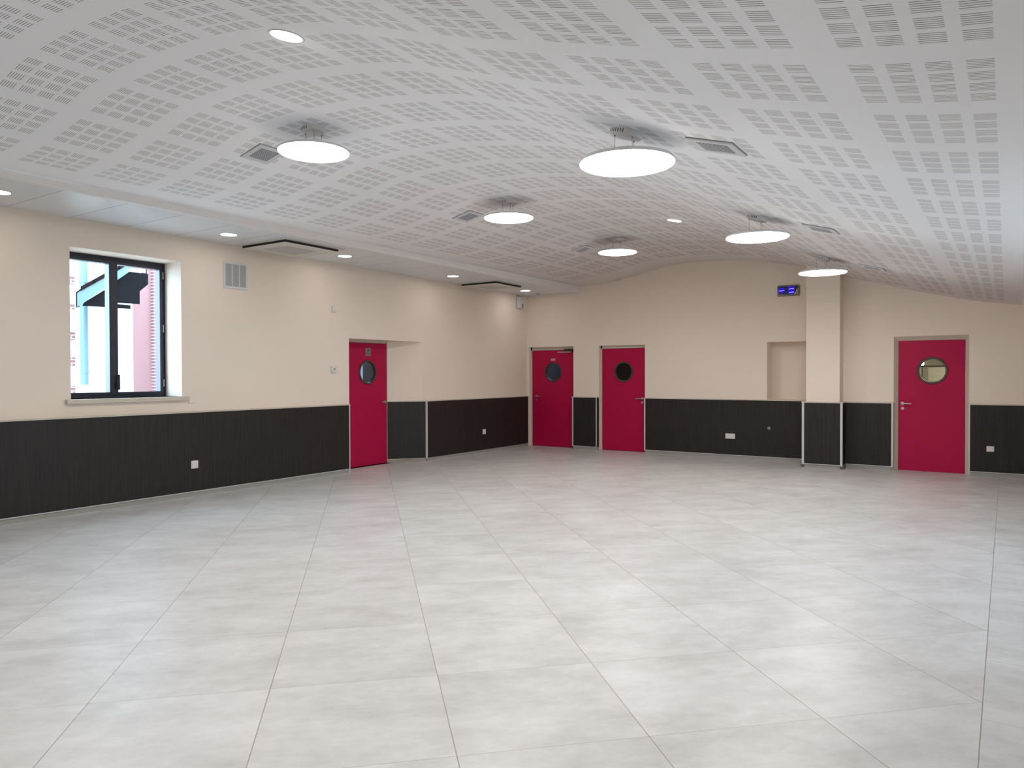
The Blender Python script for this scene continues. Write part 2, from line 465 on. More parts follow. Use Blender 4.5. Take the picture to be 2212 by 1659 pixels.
# ceiling vault with its own u,v
def vault():
    mb = MB(); ys = [YF-0.02, YB+0.04]; ss = [0.0]
    for a, b in zip(VP, VP[1:]): ss.append(ss[-1]+math.hypot(b[0]-a[0], b[1]-a[1]))
    k = (7.314+0.012)/1.0
    for x, z in VP:
        for y in ys: mb.v.append((x, y, z))
    n = len(VP)
    mb.f = [(2*i, 2*i+2, 2*i+3, 2*i+1) for i in range(n-1)]
    o = put('ceiling', mb, 'vault', fix=False, smooth=True)
    me = o.data; uvl = me.uv_layers.new(name='UVMap')
    # arc length measured from the right-hand end keeps the slot pattern in register
    x_ref = -0.038; s_ref = None
    for (a, za), (b, zb), s in zip(VP, VP[1:], ss):
        if a <= x_ref <= b: s_ref = s+(x_ref-a)/(b-a)*math.hypot(b-a, zb-za)
    for lp in me.loops:
        i = lp.vertex_index; x, y, z = me.vertices[i].co
        uvl.data[lp.index].uv = (ss[i//2]-s_ref+U_R, y)
    sol = o.modifiers.new('thick', 'SOLIDIFY'); sol.thickness = 0.05; sol.offset = 1.0
    return struct(o, 'white vaulted ceiling with blocks of slotted squares')
vault()
for y0, y1 in ((YF-0.02, 8.43), (8.43, YB+0.02)):
    sf = MB().add([(XL-0.02, y0, zsoff(y0)), (-7.20, y0, zsoff(y0)), (-7.20, y0, 3.30), (XL-0.02, y0, 3.45),
        (XL-0.02, y1, zsoff(y1)), (-7.20, y1, zsoff(y1)), (-7.20, y1, 3.30), (XL-0.02, y1, 3.45)],
       [(0, 1, 2, 3), (4, 7, 6, 5), (0, 4, 5, 1), (1, 5, 6, 2), (2, 6, 7, 3), (3, 7, 4, 0)])
    struct(put('ceiling_soffit', sf, 'soffit'), 'lower flat soffit of smooth panels along the side wall')
struct(put('ceiling_strip', MB().box(0.17, XR+0.05, YF-0.02, YB2+0.05, 2.490, 2.56), 'white'), 'flat white ceiling strip')

# ------------------------------------------------------------------ wainscot (dark panels, caps, white profiles, skirting)
def run(name, pieces, caps, profiles, strips, skirts, origin, label, corner=None):
    """one run of wall panelling; every list holds (x0,x1,y0,y1) plan rectangles or box tuples"""
    r = root(name, origin)
    b = MB()
    for p in pieces:
        if len(p) == 4: b.box(*p, 0.062, WZ)
        else: b.prism(list(zip(p[0::2], p[1::2])), 0.062, WZ)
    put('panel', b, 'panel', r)
    c = MB()
    for p in caps:
        if len(p) == 4: c.box(*p, WZ, WZ+0.016)
        else: c.prism(list(zip(p[0::2], p[1::2])), WZ, WZ+0.016)
    put('cap', c, 'cap', r)
    for p in profiles: put('edge_profile', MB().box(*p), 'profile', r)
    if strips:
        s = MB()
        for p in strips: s.box(*p, 0.054, 0.064)
        put('bottom_strip', s, 'profile', r)
    if skirts:
        k = MB()
        for p in skirts:
            if len(p) == 4: k.box(*p, 0, 0.054)
            else: k.prism(list(zip(p[0::2], p[1::2])), 0, 0.054)
        put('skirting', k, 'skirting', r)
    for p in (corner or []): put('corner_shade_block', MB().box(*p), 'cornershade', r)  # dark blocks put in for the shaded gaps at the pillar foot
    return struct(r, label)

P8 = XP+0.006
run('trim_1', [(XL, XP, YF, 8.040)], [(XL, XP+0.007, YF, 8.062)],
    [(XL, XP+0.004, 8.040, 8.060, 0.0, WZ)], [(XP-0.012, XP+0.004, YF, 8.040)], [(XL, XP-0.006, YF, 8.040)],
    (XP, 8.0, 0), 'long dark wood-grain wall panelling left of the recessed door')
run('trim_2', [(XL, 9.795, XP, 9.868, -8.79, 9.348, -8.798, 9.31)], [(XL, 9.795, XP+0.007, 9.868, -8.79, 9.338, -8.798, 9.31)],
    [(XP-0.026, XP+0.006, 9.850, 9.888, 0.045, WZ+0.008)], [], [(XL, 9.81, XP-0.012, 9.872, -8.795, 9.354, -8.798, 9.31)],
    (XP, 9.8, 0), 'dark wall panelling on the slanted reveal of the recessed door')
run('trim_3', [(XL, XP, 9.888, 13.150)], [(XL, XP+0.007, 9.888, 13.150)], [], [], [(XL, XP-0.008, 9.888, 13.150)],
    (XP, 12.0, 0), 'dark wall panelling between the recessed door and the room corner')
run('trim_4', [(-7.304, -6.772, YP, YB), (-6.772, -6.750, YP+0.01, YB+0.06)], [(-7.345, -6.750, YP-0.007, YB)],
    [(-7.332, -7.304, YP-0.004, YP+0.03, 0.05, WZ), (-6.794, -6.772, YP-0.004, YP+0.03, 0.05, WZ)], [(-7.304, -6.794, YP-0.004, YP+0.01)], [(-7.304, -6.750, YP+0.006, YB)],
    (-7.0, YP, 0), 'narrow dark wall panel between the two end-wall doors')
run('trim_5', [(-5.735, -2.745, YP, YB)], [(-5.775, -2.745, YP-0.007, YB)],
    [(-5.762, -5.735, YP-0.004, YP+0.03, 0.05, WZ)], [(-5.735, -2.745, YP-0.004, YP+0.01)], [(-5.735, -2.745, YP+0.006, YB)],
    (-4.2, YP, 0), 'wide dark wall panel below the clock and niche')
run('trim_6', [(-2.745, -2.145, 12.52, 12.57), (-2.745, -2.698, 12.57, 13.15), (-2.191, -2.145, 12.57, 12.86)],
    [(-2.755, -2.135, 12.512, 12.57), (-2.755, -2.698, 12.57, 13.15), (-2.191, -2.135, 12.57, 12.86)],
    [(-2.749, -2.715, 12.516, 12.545, 0.045, WZ), (-2.175, -2.141, 12.516, 12.545, 0.045, WZ)], [(-2.715, -2.175, 12.514, 12.53)],
    [(-2.715, -2.175, 12.53, 12.57), (-2.735, -2.698, 12.57, 13.14), (-2.191, -2.155, 12.57, 12.86)],
    (-2.45, 12.52, 0), 'dark panelled base around the pillar',
    corner=[(-2.760, -2.712, 12.522, 12.60, 0, 0.045), (-2.180, -2.120, 12.522, 12.62, 0, 0.045)])
run('trim_7', [(-2.145, -1.490, XB, YB2)], [(-2.135, -1.455, XB-0.007, YB2)],
    [(-1.490, -1.462, XB-0.005, XB+0.03, 0.045, WZ)], [(-2.145, -1.490, XB-0.005, XB+0.01)], [(-2.145, -1.490, XB+0.006, YB2)],
    (-1.8, XB, 0), 'dark wall panel between the pillar and the right-hand door')
run('trim_8', [(-0.448, XR, XB, YB2)], [(-0.475, XR, XB-0.007, YB2)],
    [(-0.470, -0.448, XB-0.005, XB+0.03, 0.045, WZ)], [(-0.448, XR, XB-0.005, XB+0.01)], [(-0.448, XR, XB+0.006, YB2)],
    (0.3, XB, 0), 'dark wall panel right of the right-hand door')
run('trim_9', [(XR-0.05, XR, YF, XB-0.01)], [(XR-0.057, XR, YF, XB-0.01)], [], [], [(XR-0.042, XR, YF, XB-0.01)],
    (XR, 4.0, 0), 'dark wall panelling along the wall beside the camera')

# ------------------------------------------------------------------ doors
def rect_hole_face(x0, x1, z0, z1, cx, cz, r, n=48):
    corners = [(x0, z0), (x1, z0), (x1, z1), (x0, z1)]
    ang = [2*PI*i/n for i in range(n)] + [math.atan2(z-cz, x-cx) % (2*PI) for x, z in corners]
    ang = sorted(set(round(a, 6) for a in ang))
    inner = [(cx+r*math.cos(a), cz+r*math.sin(a)) for a in ang]; outer = []
    for a in ang:
        c, s = math.cos(a), math.sin(a); t = 1e9
        if c > 1e-9: t = min(t, (x1-cx)/c)
        if c < -1e-9: t = min(t, (x0-cx)/c)
        if s > 1e-9: t = min(t, (z1-cz)/s)
        if s < -1e-9: t = min(t, (z0-cz)/s)
        outer.append((cx+t*c, cz+t*s))
    return outer, inner

def make_door(name, loc, rotz, leaf, frame, ph, handle, label, splay=None, sign=None, closer=False, cyl_rosette=True):
    """local frame: x along the wall, -y into the hall. leaf=(x0,x1,z1,y) frame=(x0,x1,z1,y0,y1)"""
    r = root(name, loc, (0, 0, rotz)); struct(r, label)
    x0, x1, z1, ly = leaf; fx0, fx1, fz1, fy0, fy1 = frame
    fr = MB()
    if splay:   # slanted metal frame
        fr.prism([(fx0, fy0), (x0, ly), (x0, ly+0.05), (fx0, ly+0.05)], 0.0, fz1)
        fr.prism([(fx1, fy0), (fx1, ly+0.05), (x1, ly+0.05), (x1, ly)], 0.0, fz1)
        fr.prism([(fy0, fz1), (ly, z1), (ly+0.05, z1), (ly+0.05, fz1)], fx0, fx1, 'x')
    else:
        fr.box(fx0, x0-0.002, fy0, fy1, 0, fz1).box(x1+0.002, fx1, fy0, fy1, 0, fz1).box(fx0, fx1, fy0, fy1, z1+0.003, fz1)
        fr.box(fx0+0.002, x0+0.012, ly+0.042, fy1, 0, z1).box(x1-0.012, fx1-0.002, ly+0.042, fy1, 0, z1)
    put('frame', fr, 'frame', r, local=True)
    cx, cz, R = ph
    out, inn = rect_hole_face(x0+0.003, x1-0.003, 0.006, z1-0.002, cx, cz, R-0.012)
    put('leaf', MB().ringprism(out, inn, ly, ly+0.04, 'y'), 'door', r, local=True)
    prof = [(R, ly), (R-0.004, ly-0.010), (R-0.018, ly-0.013), (R-0.032, ly-0.008), (R-0.036, ly+0.01), (R-0.036, ly+0.03), (R-0.010, ly+0.03)]
    rg = put('porthole_ring', MB().lathe(prof, 'y', (cx, cz), 64, closed=True), 'ring', r, local=True, smooth=True)
    put('porthole_glass', MB().cyl((cx, cz), R-0.034, ly+0.014, ly+0.020, 'y', 48), 'glasstint', r, local=True)
    hx, hz, dr = handle
    h = MB().cyl((hx, hz), 0.026, ly-0.009, ly, 'y', 24)
    h.tube([(hx, ly-0.005, hz), (hx, ly-0.045, hz), (hx+dr*0.012, ly-0.056, hz), (hx+dr*0.05, ly-0.058, hz), (hx+dr*0.125, ly-0.056, hz-0.002)], 0.0095)
    put('handle', h, 'steel', r, local=True, smooth=True)
    if cyl_rosette:
        k = MB().cyl((hx, hz-0.075), 0.024, ly-0.008, ly, 'y', 24).box(hx-0.004, hx+0.004, ly-0.0085, ly-0.006, hz-0.092, hz-0.070)
        put('lock_rosette', k, 'steel', r, local=True, smooth=True)
    if sign == 'tall':
        sx, sz = cx+0.008, cz+0.338
        sgn = put('sign_plate', MB().box(sx-0.060, sx+0.060, ly-0.004, ly, sz-0.065, sz+0.065), 'greyplate', r, local=True, label='grey sign plate')
        mk = MB().cyl((sx+0.002, sz+0.032), 0.016, ly-0.0055, ly-0.004, 'y', 16).box(sx-0.022, sx+0.026, ly-0.0055, ly-0.004, sz+0.008, sz+0.020)
        mk.box(sx-0.042, sx-0.030, ly-0.0055, ly-0.004, sz-0.040, sz-0.008).box(sx-0.006, sx+0.006, ly-0.0055, ly-0.004, sz-0.048, sz-0.006)
        mk.box(sx+0.022, sx+0.036, ly-0.0055, ly-0.004, sz-0.038, sz-0.022)
        put('sign_marks', mk, 'signdark', sgn, local=True)
    if sign == 'small':
        sx, sz = cx, cz+0.262
        sgn = put('sign_plate', MB().box(sx-0.050, sx+0.050, ly-0.004, ly, sz-0.022, sz+0.022), 'pinkplate', r, local=True, label='small pale name plate')
        put('sign_marks', MB().box(sx-0.030, sx+0.030, ly-0.005, ly-0.004, sz-0.007, sz+0.001), 'greyplate', sgn, local=True)
    if closer:
        c = put('door_closer', MB().box(x1-0.215, x1-0.02, ly-0.045, ly, z1-0.035, z1+0.020), 'black', r, local=True, bevel=0.004, label='dark door closer')
        put('closer_arm', MB().box(x1-0.36, x1-0.05, ly-0.060, ly-0.048, z1-0.052, z1-0.036), 'steel', c, local=True)
    return r

# door 1: in the deep splayed recess of the left wall (local x -> +y, local -y -> +x)
make_door('door_1', (-8.802, 0, 0), PI/2, (8.392, 9.300, 2.035, 0.0), (8.345, 9.335, 2.10, 0.0, 0.06),
          (8.85, 1.548, 0.205), (9.245, 1.045, -1), 'magenta door with a porthole in the deep side-wall recess', sign='tall', cyl_rosette=False)
make_door('door_2', (0, YB, 0), 0, (-8.362, -7.352, 2.008, 0.075), (-8.395, -7.33, 2.078, 0.070, 0.14),
          (-7.850, 1.552, 0.205), (-8.262, 1.048, 1), 'magenta door in the room corner, with a door closer', sign='small', closer=True)
make_door('door_3', (0, YB, 0), 0, (-6.714, -5.800, 2.012, 0.075), (-6.747, -5.767, 2.072, 0.070, 0.14),
          (-6.247, 1.555, 0.205), (-5.855, 1.035, -1), 'magenta door with a dark porthole near the middle of the end wall')
make_door('door_4', (0, YB2, 0), 0, (-1.404, -0.512, 2.012, 0.045), (-1.463, -0.471, 2.078, -0.004, 0.09),
          (-0.945, 1.548, 0.210), (-1.345, 1.040, 1), 'magenta door with a lit porthole right of the pillar', splay=True)

# ------------------------------------------------------------------ rooms behind the doors
def room(name, x0, x1, y0, y1, z1, mat, open_side, label):
    t = 0.06; b = MB()
    if open_side != 'y0': b.box(x0, x1, y0-t, y0, 0, z1)
    if open_side != 'y1': b.box(x0, x1, y1, y1+t, 0, z1)
    if open_side != 'x0': b.box(x0-t, x0, y0, y1, 0, z1)
    if open_side != 'x1': b.box(x1, x1+t, y0, y1, 0, z1)
    b.box(x0-t, x1+t, y0-t, y1+t, z1, z1+t).box(x0-t, x1+t, y0-t, y1+t, -0.1, 0.0)
    return struct(put(name, b, mat), label)
room('wall_side_room', -11.0, -8.80, 7.95, 11.6, 2.6, 'annexdark', 'x1', 'dim room behind the recessed door')
room('wall_corner_room', -8.75, -7.10, 13.53, 15.4, 2.6, 'annexdark', 'y0', 'dim room behind the corner door')
room('wall_store_room', -6.95, -5.55, 13.53, 15.0, 2.6, 'annexdark', 'y0', 'dark room behind the middle door')
room('wall_lobby', -2.30, 1.0, 13.17, 16.0, 2.25, 'annex', 'y0', 'lit lobby behind the right-hand door')
# lit things in those rooms
struct(put('window_3', MB().box(-10.995, -10.96, 10.80, 10.878, 0.9, 2.2), emit('daylit_slit', (0.50, 0.68, 1.0), 0.42)), 'slit of daylight in the dim side room')
lp = root('wall_lamp', (-1.36, 15.999, 1.70)); tag(lp, 'glowing wall lamp seen at the left inside the lit porthole', 'lamp')
put('lamp_base', MB().box(-0.06, 0.06, -0.02, 0, -0.05, 0.05), 'tray', lp, local=True)
put('lamp_shade', MB().lathe([(0.0, -0.07), (0.035, -0.065), (0.055, -0.04), (0.06, -0.02)], 'y', n=24), emit('lobby_lamp_glow', (1.0, 0.93, 0.75), 1.6), lp, local=True, smooth=True)
cb = root('partition_screen', (-0.6, 15.5, 0)); tag(cb, 'beige partition with a dark top rail inside the lit porthole', 'partition')
put('screen', MB().box(-2.20, 0.95, 15.50, 15.54, 0, 1.632), 'annex', cb)
put('top_rail', MB().box(-2.20, 0.95, 15.485, 15.55, 1.628, 1.652), 'signdark', cb)
put('grey_leaf', MB().box(-1.285, -1.198, 15.46, 15.50, 0, 1.625), 'plasticgrey', cb)
put('low_shelf', MB().box(-1.19, -0.30, 15.30, 15.50, 0, 1.365), 'skirting', cb)
def area(name, loc, rot, sx, sy, w, c):
    d = bpy.data.lights.new(name, 'AREA'); d.shape = 'RECTANGLE'; d.size = sx; d.size_y = sy; d.energy = w; d.color = c
    o = bpy.data.objects.new(name, d); COL.objects.link(o); o.location = loc; o.rotation_euler = rot; return o
area('lobby_ceiling_light', (-0.5, 14.3, 2.2), (0, 0, 0), 0.6, 0.6, 17, (1.0, 0.95, 0.80))
area('corner_room_fill', (-7.9, 14.2, 2.5), (0, 0, 0), 0.5, 0.5, 6, (0.50, 0.70, 1.0))  # added unseen area light standing in for the room's bluish daylight
area('side_room_fill', (-10.0, 10.4, 2.5), (0, 0, 0), 0.5, 0.5, 12, (0.70, 0.80, 1.0))  # unseen fill light added for the ambient grey on the walls

# ------------------------------------------------------------------ windows
def make_window(name, loc, rotz, w, zb, zt, label, handle=True):
    """local: x along the wall 0..w, +y outwards; two sashes"""
    r = root(name, loc, (0, 0, rotz)); struct(r, label)
    f = 0.045; d = 0.075
    b = MB().box(-0.02, f, 0, d, zb-0.02, zt+0.02).box(w-f, w+0.02, 0, d, zb-0.02, zt+0.02).box(f, w-f, 0, d, zb-0.02, zb+0.03).box(f, w-f, 0, d, zt-0.05, zt+0.02)
    put('window_frame', b, 'winframe', r, local=True, bevel=0.003)
    m = w/2; g = 0.05
    for a0, a1 in ((f, m), (m, w-f)):
        s = MB(); l0 = a0 + (0.004 if a0 == f else 0.0); l1 = a1
        lw, rw = (0.03, g) if a0 == f else (g, 0.03)
        s.box(l0, l0+lw, -0.012, 0.085, zb+0.03, zt-0.05).box(l1-rw, l1, -0.012, 0.085, zb+0.03, zt-0.05)
        s.box(l0+lw, l1-rw, -0.012, 0.085, zb+0.03, zb+0.062).box(l0+lw, l1-rw, -0.012, 0.085, zt-0.082, zt-0.05)
        ss = put('sash', s, 'winframe', r, local=True)
        put('glass', MB().box(l0+lw-0.005, l1-rw+0.005, 0.035, 0.045, zb+0.055, zt-0.075), 'glass', ss, local=True)
    if handle:
        h = MB().box(m+0.008, m+0.036, -0.030, -0.012, zb+0.10, zb+0.17).box(m+0.026, m+0.052, -0.052, -0.030, zb+0.09, zb+0.27)
        put('handle', h, 'black', r, local=True, bevel=0.003)
        for zz in (zb+0.12, zb+0.80, zt-0.20):
            put('hinge', MB().cyl((w-f+0.012, -0.016), 0.007, zz, zz+0.09, 'z', 12), 'steel', r, local=True)
    return r
w1 = make_window('window_1', (-8.80, 4.005, 0), PI/2, 1.30, 1.245, 2.905, 'anthracite two-sash window onto the courtyard')
put('window_sill', MB().box(-0.060, 1.365, -0.405, 0.0, 1.196, 1.245), 'sill', w1, local=True, bevel=0.003)
w1b = make_window('window_4', (-8.80, 0.10, 0), PI/2, 1.30, 1.245, 2.905, 'side-wall window out of the picture', handle=False)
make_window('window_2', (XR+0.20, 8.2, 0), -PI/2, 3.6, 1.20, 1.95, 'wide window in the wall beside the camera', handle=False)
def portal(loc, rot, sx, sy):
    d = bpy.data.lights.new('daylight_portal', 'AREA'); d.shape = 'RECTANGLE'; d.size = sx; d.size_y = sy; d.cycles.is_portal = True
    o = bpy.data.objects.new('daylight_portal', d); COL.objects.link(o); o.location = loc; o.rotation_euler = rot
portal((-8.93, 4.655, 2.075), (0, -PI/2, 0), 1.66, 1.3)
portal((-8.93, 0.75, 2.075), (0, -PI/2, 0), 1.66, 1.3)
portal((XR+0.36, 6.4, 1.575), (0, PI/2, 0), 0.75, 3.6)

# ------------------------------------------------------------------ outside the window
struct(put('floor_courtyard', MB().box(-30, 25, -25, 25, -0.4, -0.3), 'ground'), 'pale courtyard ground outside')
k = 12.3/12.0; Y = lambda y: y*k; Z = lambda z: 1.5+(z-1.5)*k
bl = root('building', (-12.3, 6.0, -0.3)); tag(bl, 'pale rendered outbuilding with brick quoins across the courtyard', 'building')
put('rendered_wall', MB().box(-12.9, -12.3, 5.45, Y(6.672), -0.3, 6.0), 'render', bl)
put('salmon_wall', MB().box(-12.9, -12.3, Y(6.672), Y(6.985), -0.3, 3.45), 'salmon', bl)
put('brick_pier', MB().box(-12.9, -12.22, Y(6.985), Y(7.078), -0.3, 3.60), 'brick', bl)
put('end_wall', MB().box(-12.9, -12.25, Y(7.078), 9.0, -0.3, 3.6), 'render', bl)
for a, b_ in ((3.04, 2.92), (2.62, 2.53), (2.19, 2.05), (1.79, 1.66), (1.35, 1.23)):
    put('quoin', MB().box(-12.31, -12.285, Y(5.55), Y(5.752), Z(b_), Z(a)), 'brick', bl)
dp = root('downpipe', (-12.2, Y(5.847), -0.3)); tag(dp, 'pale zinc downpipe on the outbuilding wall', 'downpipe')
put('pipe', MB().cyl((-12.2, Y(5.847)), 0.058, 1.36, 5.5, 'z', 20), 'zinc', dp, smooth=True)
put('pipe_shoe', MB().cyl((-12.2, Y(5.847)), 0.064, -0.3, 1.36, 'z', 20), 'render', dp, smooth=True)
for zz in (1.54, 2.98, 4.2): put('pipe_collar', MB().cyl((-12.2, Y(5.847)), 0.066, zz, zz+0.03, 'z', 20), 'zinc', dp, smooth=True)
k2 = 11.2/12.0; Y2 = lambda y: y*k2; Z2 = lambda z: 1.5+(z-1.5)*k2
pc = root('porch_roof', (-11.2, Y2(6.3), 2.4)); tag(pc, 'small tiled porch roof with a pale blue bargeboard outside the window', 'porch roof')
top = lambda y: 2.779+0.665*(y-5.778)
def skew(pts, x0, depth):
    """prism whose depth runs back and sideways, square to the bargeboard's view into the courtyard"""
    P = [(Y2(y), Z2(z)) for y, z in pts]; n = len(P); dx, dy, dz = -0.86*depth, 0.46*depth, 0.09*depth
    return MB().add([(x0, a, b) for a, b in P] + [(x0+dx, a+dy, b+dz) for a, b in P],
                    [tuple(range(n))[::-1], tuple(range(n, 2*n))] + [(i, (i+1) % n, n+(i+1) % n, n+i) for i in range(n)])
put('bargeboard', skew([(5.790, 2.571), (5.80, 2.571), (6.70, 3.272), (6.70, 3.42), (5.86, 2.845), (5.790, 2.784)], -11.20, 0.04), 'fascia', pc)
tl = MB()
for i in range(5):
    ya = 5.84+0.20*i; yb = ya+0.215
    za = top(ya)+0.022; zb_ = top(yb)+0.022
    m_ = skew([(ya, za-0.02), (yb, zb_-0.02), (yb, zb_+0.050), (ya, za+0.050)], -11.18, 0.9); tl.add(m_.v, m_.f)
put('roof_tiles', tl, 'tiles', pc)
put('eave_edge', skew([(5.770, 2.562), (5.789, 2.562), (5.789, 2.785), (5.86, 2.848), (5.85, 2.862), (5.770, 2.795)], -11.19, 0.8), 'tiles', pc)
put('soffit_boards', skew([(5.90, 2.600), (6.42, 2.610), (6.44, 3.02), (5.93, 2.655)], -11.26, 0.8), 'timber', pc)
put('porch_beam', skew([(6.40, 2.600), (6.672, 2.607), (6.672, 2.665), (6.40, 2.668)], -11.26, 0.5), 'timber', pc)
put('timber_bracket', skew([(6.44, 2.69), (6.83, 2.70), (6.83, 2.915), (6.98, 3.045), (6.98, 3.22), (6.88, 3.22), (6.64, 3.225), (6.44, 3.05)], -11.26, 0.8), 'timber', pc)
put('timber_post', skew([(6.90, 3.20), (6.98, 3.20), (6.98, 3.6), (6.90, 3.6)], -11.3, 0.4), 'timber', pc)

# ------------------------------------------------------------------ pendant lamps
def tilt(x): return math.atan(-slope(x))          # rotation about y that lays a flat thing on the vault
def make_pendant(x, y, drop=0.176):
    z = zvault(x); r = root('pendant_light', (x, y, z)); a = tilt(x)
    can = put('canopy', MB().lathe([(0.0, -0.040), (0.088, -0.040), (0.098, -0.034), (0.100, -0.025), (0.100, 0.0), (0, 0.0)], n=40), 'canopy', r, local=True, smooth=True)
    can.rotation_euler = (0, a, 0)
    vs = MB()
    for i in range(8):
        t = math.radians(218+i*9.5); c, s = math.cos(t), math.sin(t); p = Vector((c*0.1003, s*0.1003, 0)); q = Vector((-s, c, 0))*0.0025
        vs.add([p-q+Vector((0, 0, -0.030)), p+q+Vector((0, 0, -0.030)), p+q+Vector((0, 0, -0.008)), p-q+Vector((0, 0, -0.008)),
                p*0.97-q+Vector((0, 0, -0.030)), p*0.97+q+Vector((0, 0, -0.030)), p*0.97+q+Vector((0, 0, -0.008)), p*0.97-q+Vector((0, 0, -0.008))],
               [(0, 1, 2, 3), (4, 7, 6, 5), (0, 4, 5, 1), (1, 5, 6, 2), (2, 6, 7, 3), (3, 7, 4, 0)])
    put('cooling_slots', vs, 'black', can, local=True)
    zt = -drop
    for t in (200, 320, 80):
        c, s = math.cos(math.radians(t)), math.sin(math.radians(t)); px, py = 0.075*c, 0.075*s
        top_z = -0.036 - px*math.tan(a)
        put('cable', MB().tube([(px, py, top_z), (px, py, zt)], 0.0016, 6).cyl((px, py), 0.005, top_z-0.014, top_z, 'z', 8), 'cable', r, local=True)
    R = 0.291
    put('lamp_tray', MB().lathe([(0, zt), (R-0.02, zt), (R-0.006, zt-0.004), (R, zt-0.012), (R, zt-0.0255), (0, zt-0.0255)], n=64), 'tray', r, local=True, smooth=True)
    put('diffuser', MB().lathe([(R-0.001, zt-0.026), (R-0.002, zt-0.029), (R-0.007, zt-0.032), (0, zt-0.032)], n=64), 'disc', r, local=True, smooth=True)
    return r
GP = 'round pendant lamps in two rows under the vault'
for x, y, lab in ((-4.83, 4.24, 'large round pendant lamp nearest the camera in the left row'),
                  (-4.935, 7.31, 'round glowing pendant lamp second in the left row'),
                  (-4.95, 10.30, 'round pendant lamp furthest back in the left row'),
                  (-1.95, 4.19, 'largest round pendant lamp, nearest in the right row with visible canopy slots'),
                  (-2.00, 7.23, 'round glowing pendant lamp second in the right row'),
                  (-1.99, 10.21, 'round pendant lamp furthest back, in front of the pillar')):
    tag(make_pendant(x, y), lab, 'pendant lamp', GP)
for x, y, lab in ((-4.90, 1.20, 'round pendant lamp above and left of the camera, out of the picture'), (-1.97, 1.20, 'round pendant lamp above and right of the camera, out of the picture')):  # unseen pair added for light, carrying the two rows on past the camera
    tag(make_pendant(x, y), lab, 'pendant lamp', GP)

# ------------------------------------------------------------------ recessed lights
def make_spot(x, y, z, a=0.0, R=0.093):
    r = root('recessed_light', (x, y, z), (0, a, 0))
    put('rim', MB().lathe([(R, 0.004), (R+0.012, 0.004), (R+0.014, -0.002), (R+0.010, -0.006), (R, -0.004)], n=40, closed=True), 'ventwhite', r, local=True, smooth=True)
    put('lens', MB().lathe([(0, -0.0045), (R-0.004, -0.0045), (R-0.001, -0.001), (R-0.001, 0.004), (0, 0.004)], n=40), 'spot', r, local=True)
    return r
GS = 'small round recessed lights along the soffit'
for y, lab in ((3.09, 'small round recessed light cut by the left edge of the picture'), (5.545, 'small round recessed light left of the large air cassette'),
               (7.43, 'small round recessed light just right of the large air cassette'), (9.90, 'small round recessed light left of the far air cassette'),
               (12.33, 'small round recessed light nearest the room corner')):
    tag(make_spot(-7.83 if y < 11 else -7.93, y, zsoff(y)), lab, 'recessed light', GS)
for y, x, lab in ((2.815, -3.43, 'round recessed light in the vault near the top left of the picture'), (8.97, -3.515, 'small round recessed light in the vault between the pendant rows')):
    tag(make_spot(x, y, zvault(x)-0.001, tilt(x), 0.089), lab, 'recessed light')

# ------------------------------------------------------------------ square ceiling vents
def make_vent(x, y):
    z = zvault(x); r = root('ceiling_vent', (x, y, z), (0, tilt(x), 0))
    h = 0.145
    put('shadow_gap', MB().box(-h, h, -h, h, -0.005, 0.0), 'seam', r, local=True)
    put('face_plate', MB().ringprism([(-h+.004, -h+.004), (h-.004, -h+.004), (h-.004, h-.004), (-h+.004, h-.004)], [(-.095, -.095), (.095, -.095), (.095, .095), (-.095, .095)], -0.013, -0.005), 'ventplate', r, local=True)
    put('core_grille', MB().lathe([(0.133, -0.005), (0.122, -0.014), (0.09, -0.019), (0.0, -0.019)], n=4), 'ventgrille', r, local=True).rotation_euler = (0, 0, PI/4)
    return r
GV = 'square ceiling vents beside the pendant lamps'
for x, y, lab in ((-5.555, 4.30, 'dark grey square ceiling vent left of the nearest left-row lamp'), (-5.60, 7.39, 'dark grey square ceiling vent left of the middle left-row lamp'),
                  (-5.585, 10.37, 'dark grey square ceiling vent left of the furthest left-row lamp'), (-1.425, 4.30, 'largest square ceiling vent, right of the nearest right-row lamp'),
                  (-1.44, 7.31, 'square ceiling vent right of the middle right-row lamp'), (-1.41, 10.25, 'square ceiling vent right of the lamp before the pillar')):
    tag(make_vent(x, y), lab, 'ceiling vent', GV)

# ------------------------------------------------------------------ air conditioning cassettes in the soffit
def make_cassette(x0, x1, y0, y1, lab):
    cx, cy = (x0+x1)/2, (y0+y1)/2; z = zsoff(cy); r = root('air_conditioner', (cx, cy, z), (0, 0, 0))
    r.rotation_euler = (math.atan(-0.0058), 0, 0)
    hx, hy = (x1-x0)/2, (y1-y0)/2; m = 0.05
    put('panel', MB().ringprism([(-hx-m, -hy-m), (hx+m, -hy-m), (hx+m, hy+m), (-hx-m, hy+m)], [(-hx+0.03, -hy+0.03), (hx-0.03, -hy+0.03), (hx-0.03, hy-0.03), (-hx+0.03, hy-0.03)], -0.010, 0.0), 'acpanel', r, local=True)
    put('air_slot', MB().box(-hx+0.012, hx-0.012, -hy+0.012, hy-0.012, -0.040, -0.0005), 'black', r, local=True)
    put('centre_panel', MB().box(-hx+0.006, hx-0.006, -hy+0.006, hy-0.006, -0.045, -0.0401), 'acpanel', r, local=True)
    put('intake_grille', MB().box(-hx+0.20, hx-0.20, -hy+0.20, hy-0.20, -0.047, -0.045), 'acgrille', r, local=True)
    tag(r, lab, 'air conditioner', 'ceiling air cassettes in the soffit'); return r
make_cassette(-8.325, -7.455, 6.08, 6.98, 'square ceiling air cassette nearer the camera, beside the wall grille')
make_cassette(-8.345, -7.55, 10.78, 11.62, 'square ceiling air cassette near the room corner')
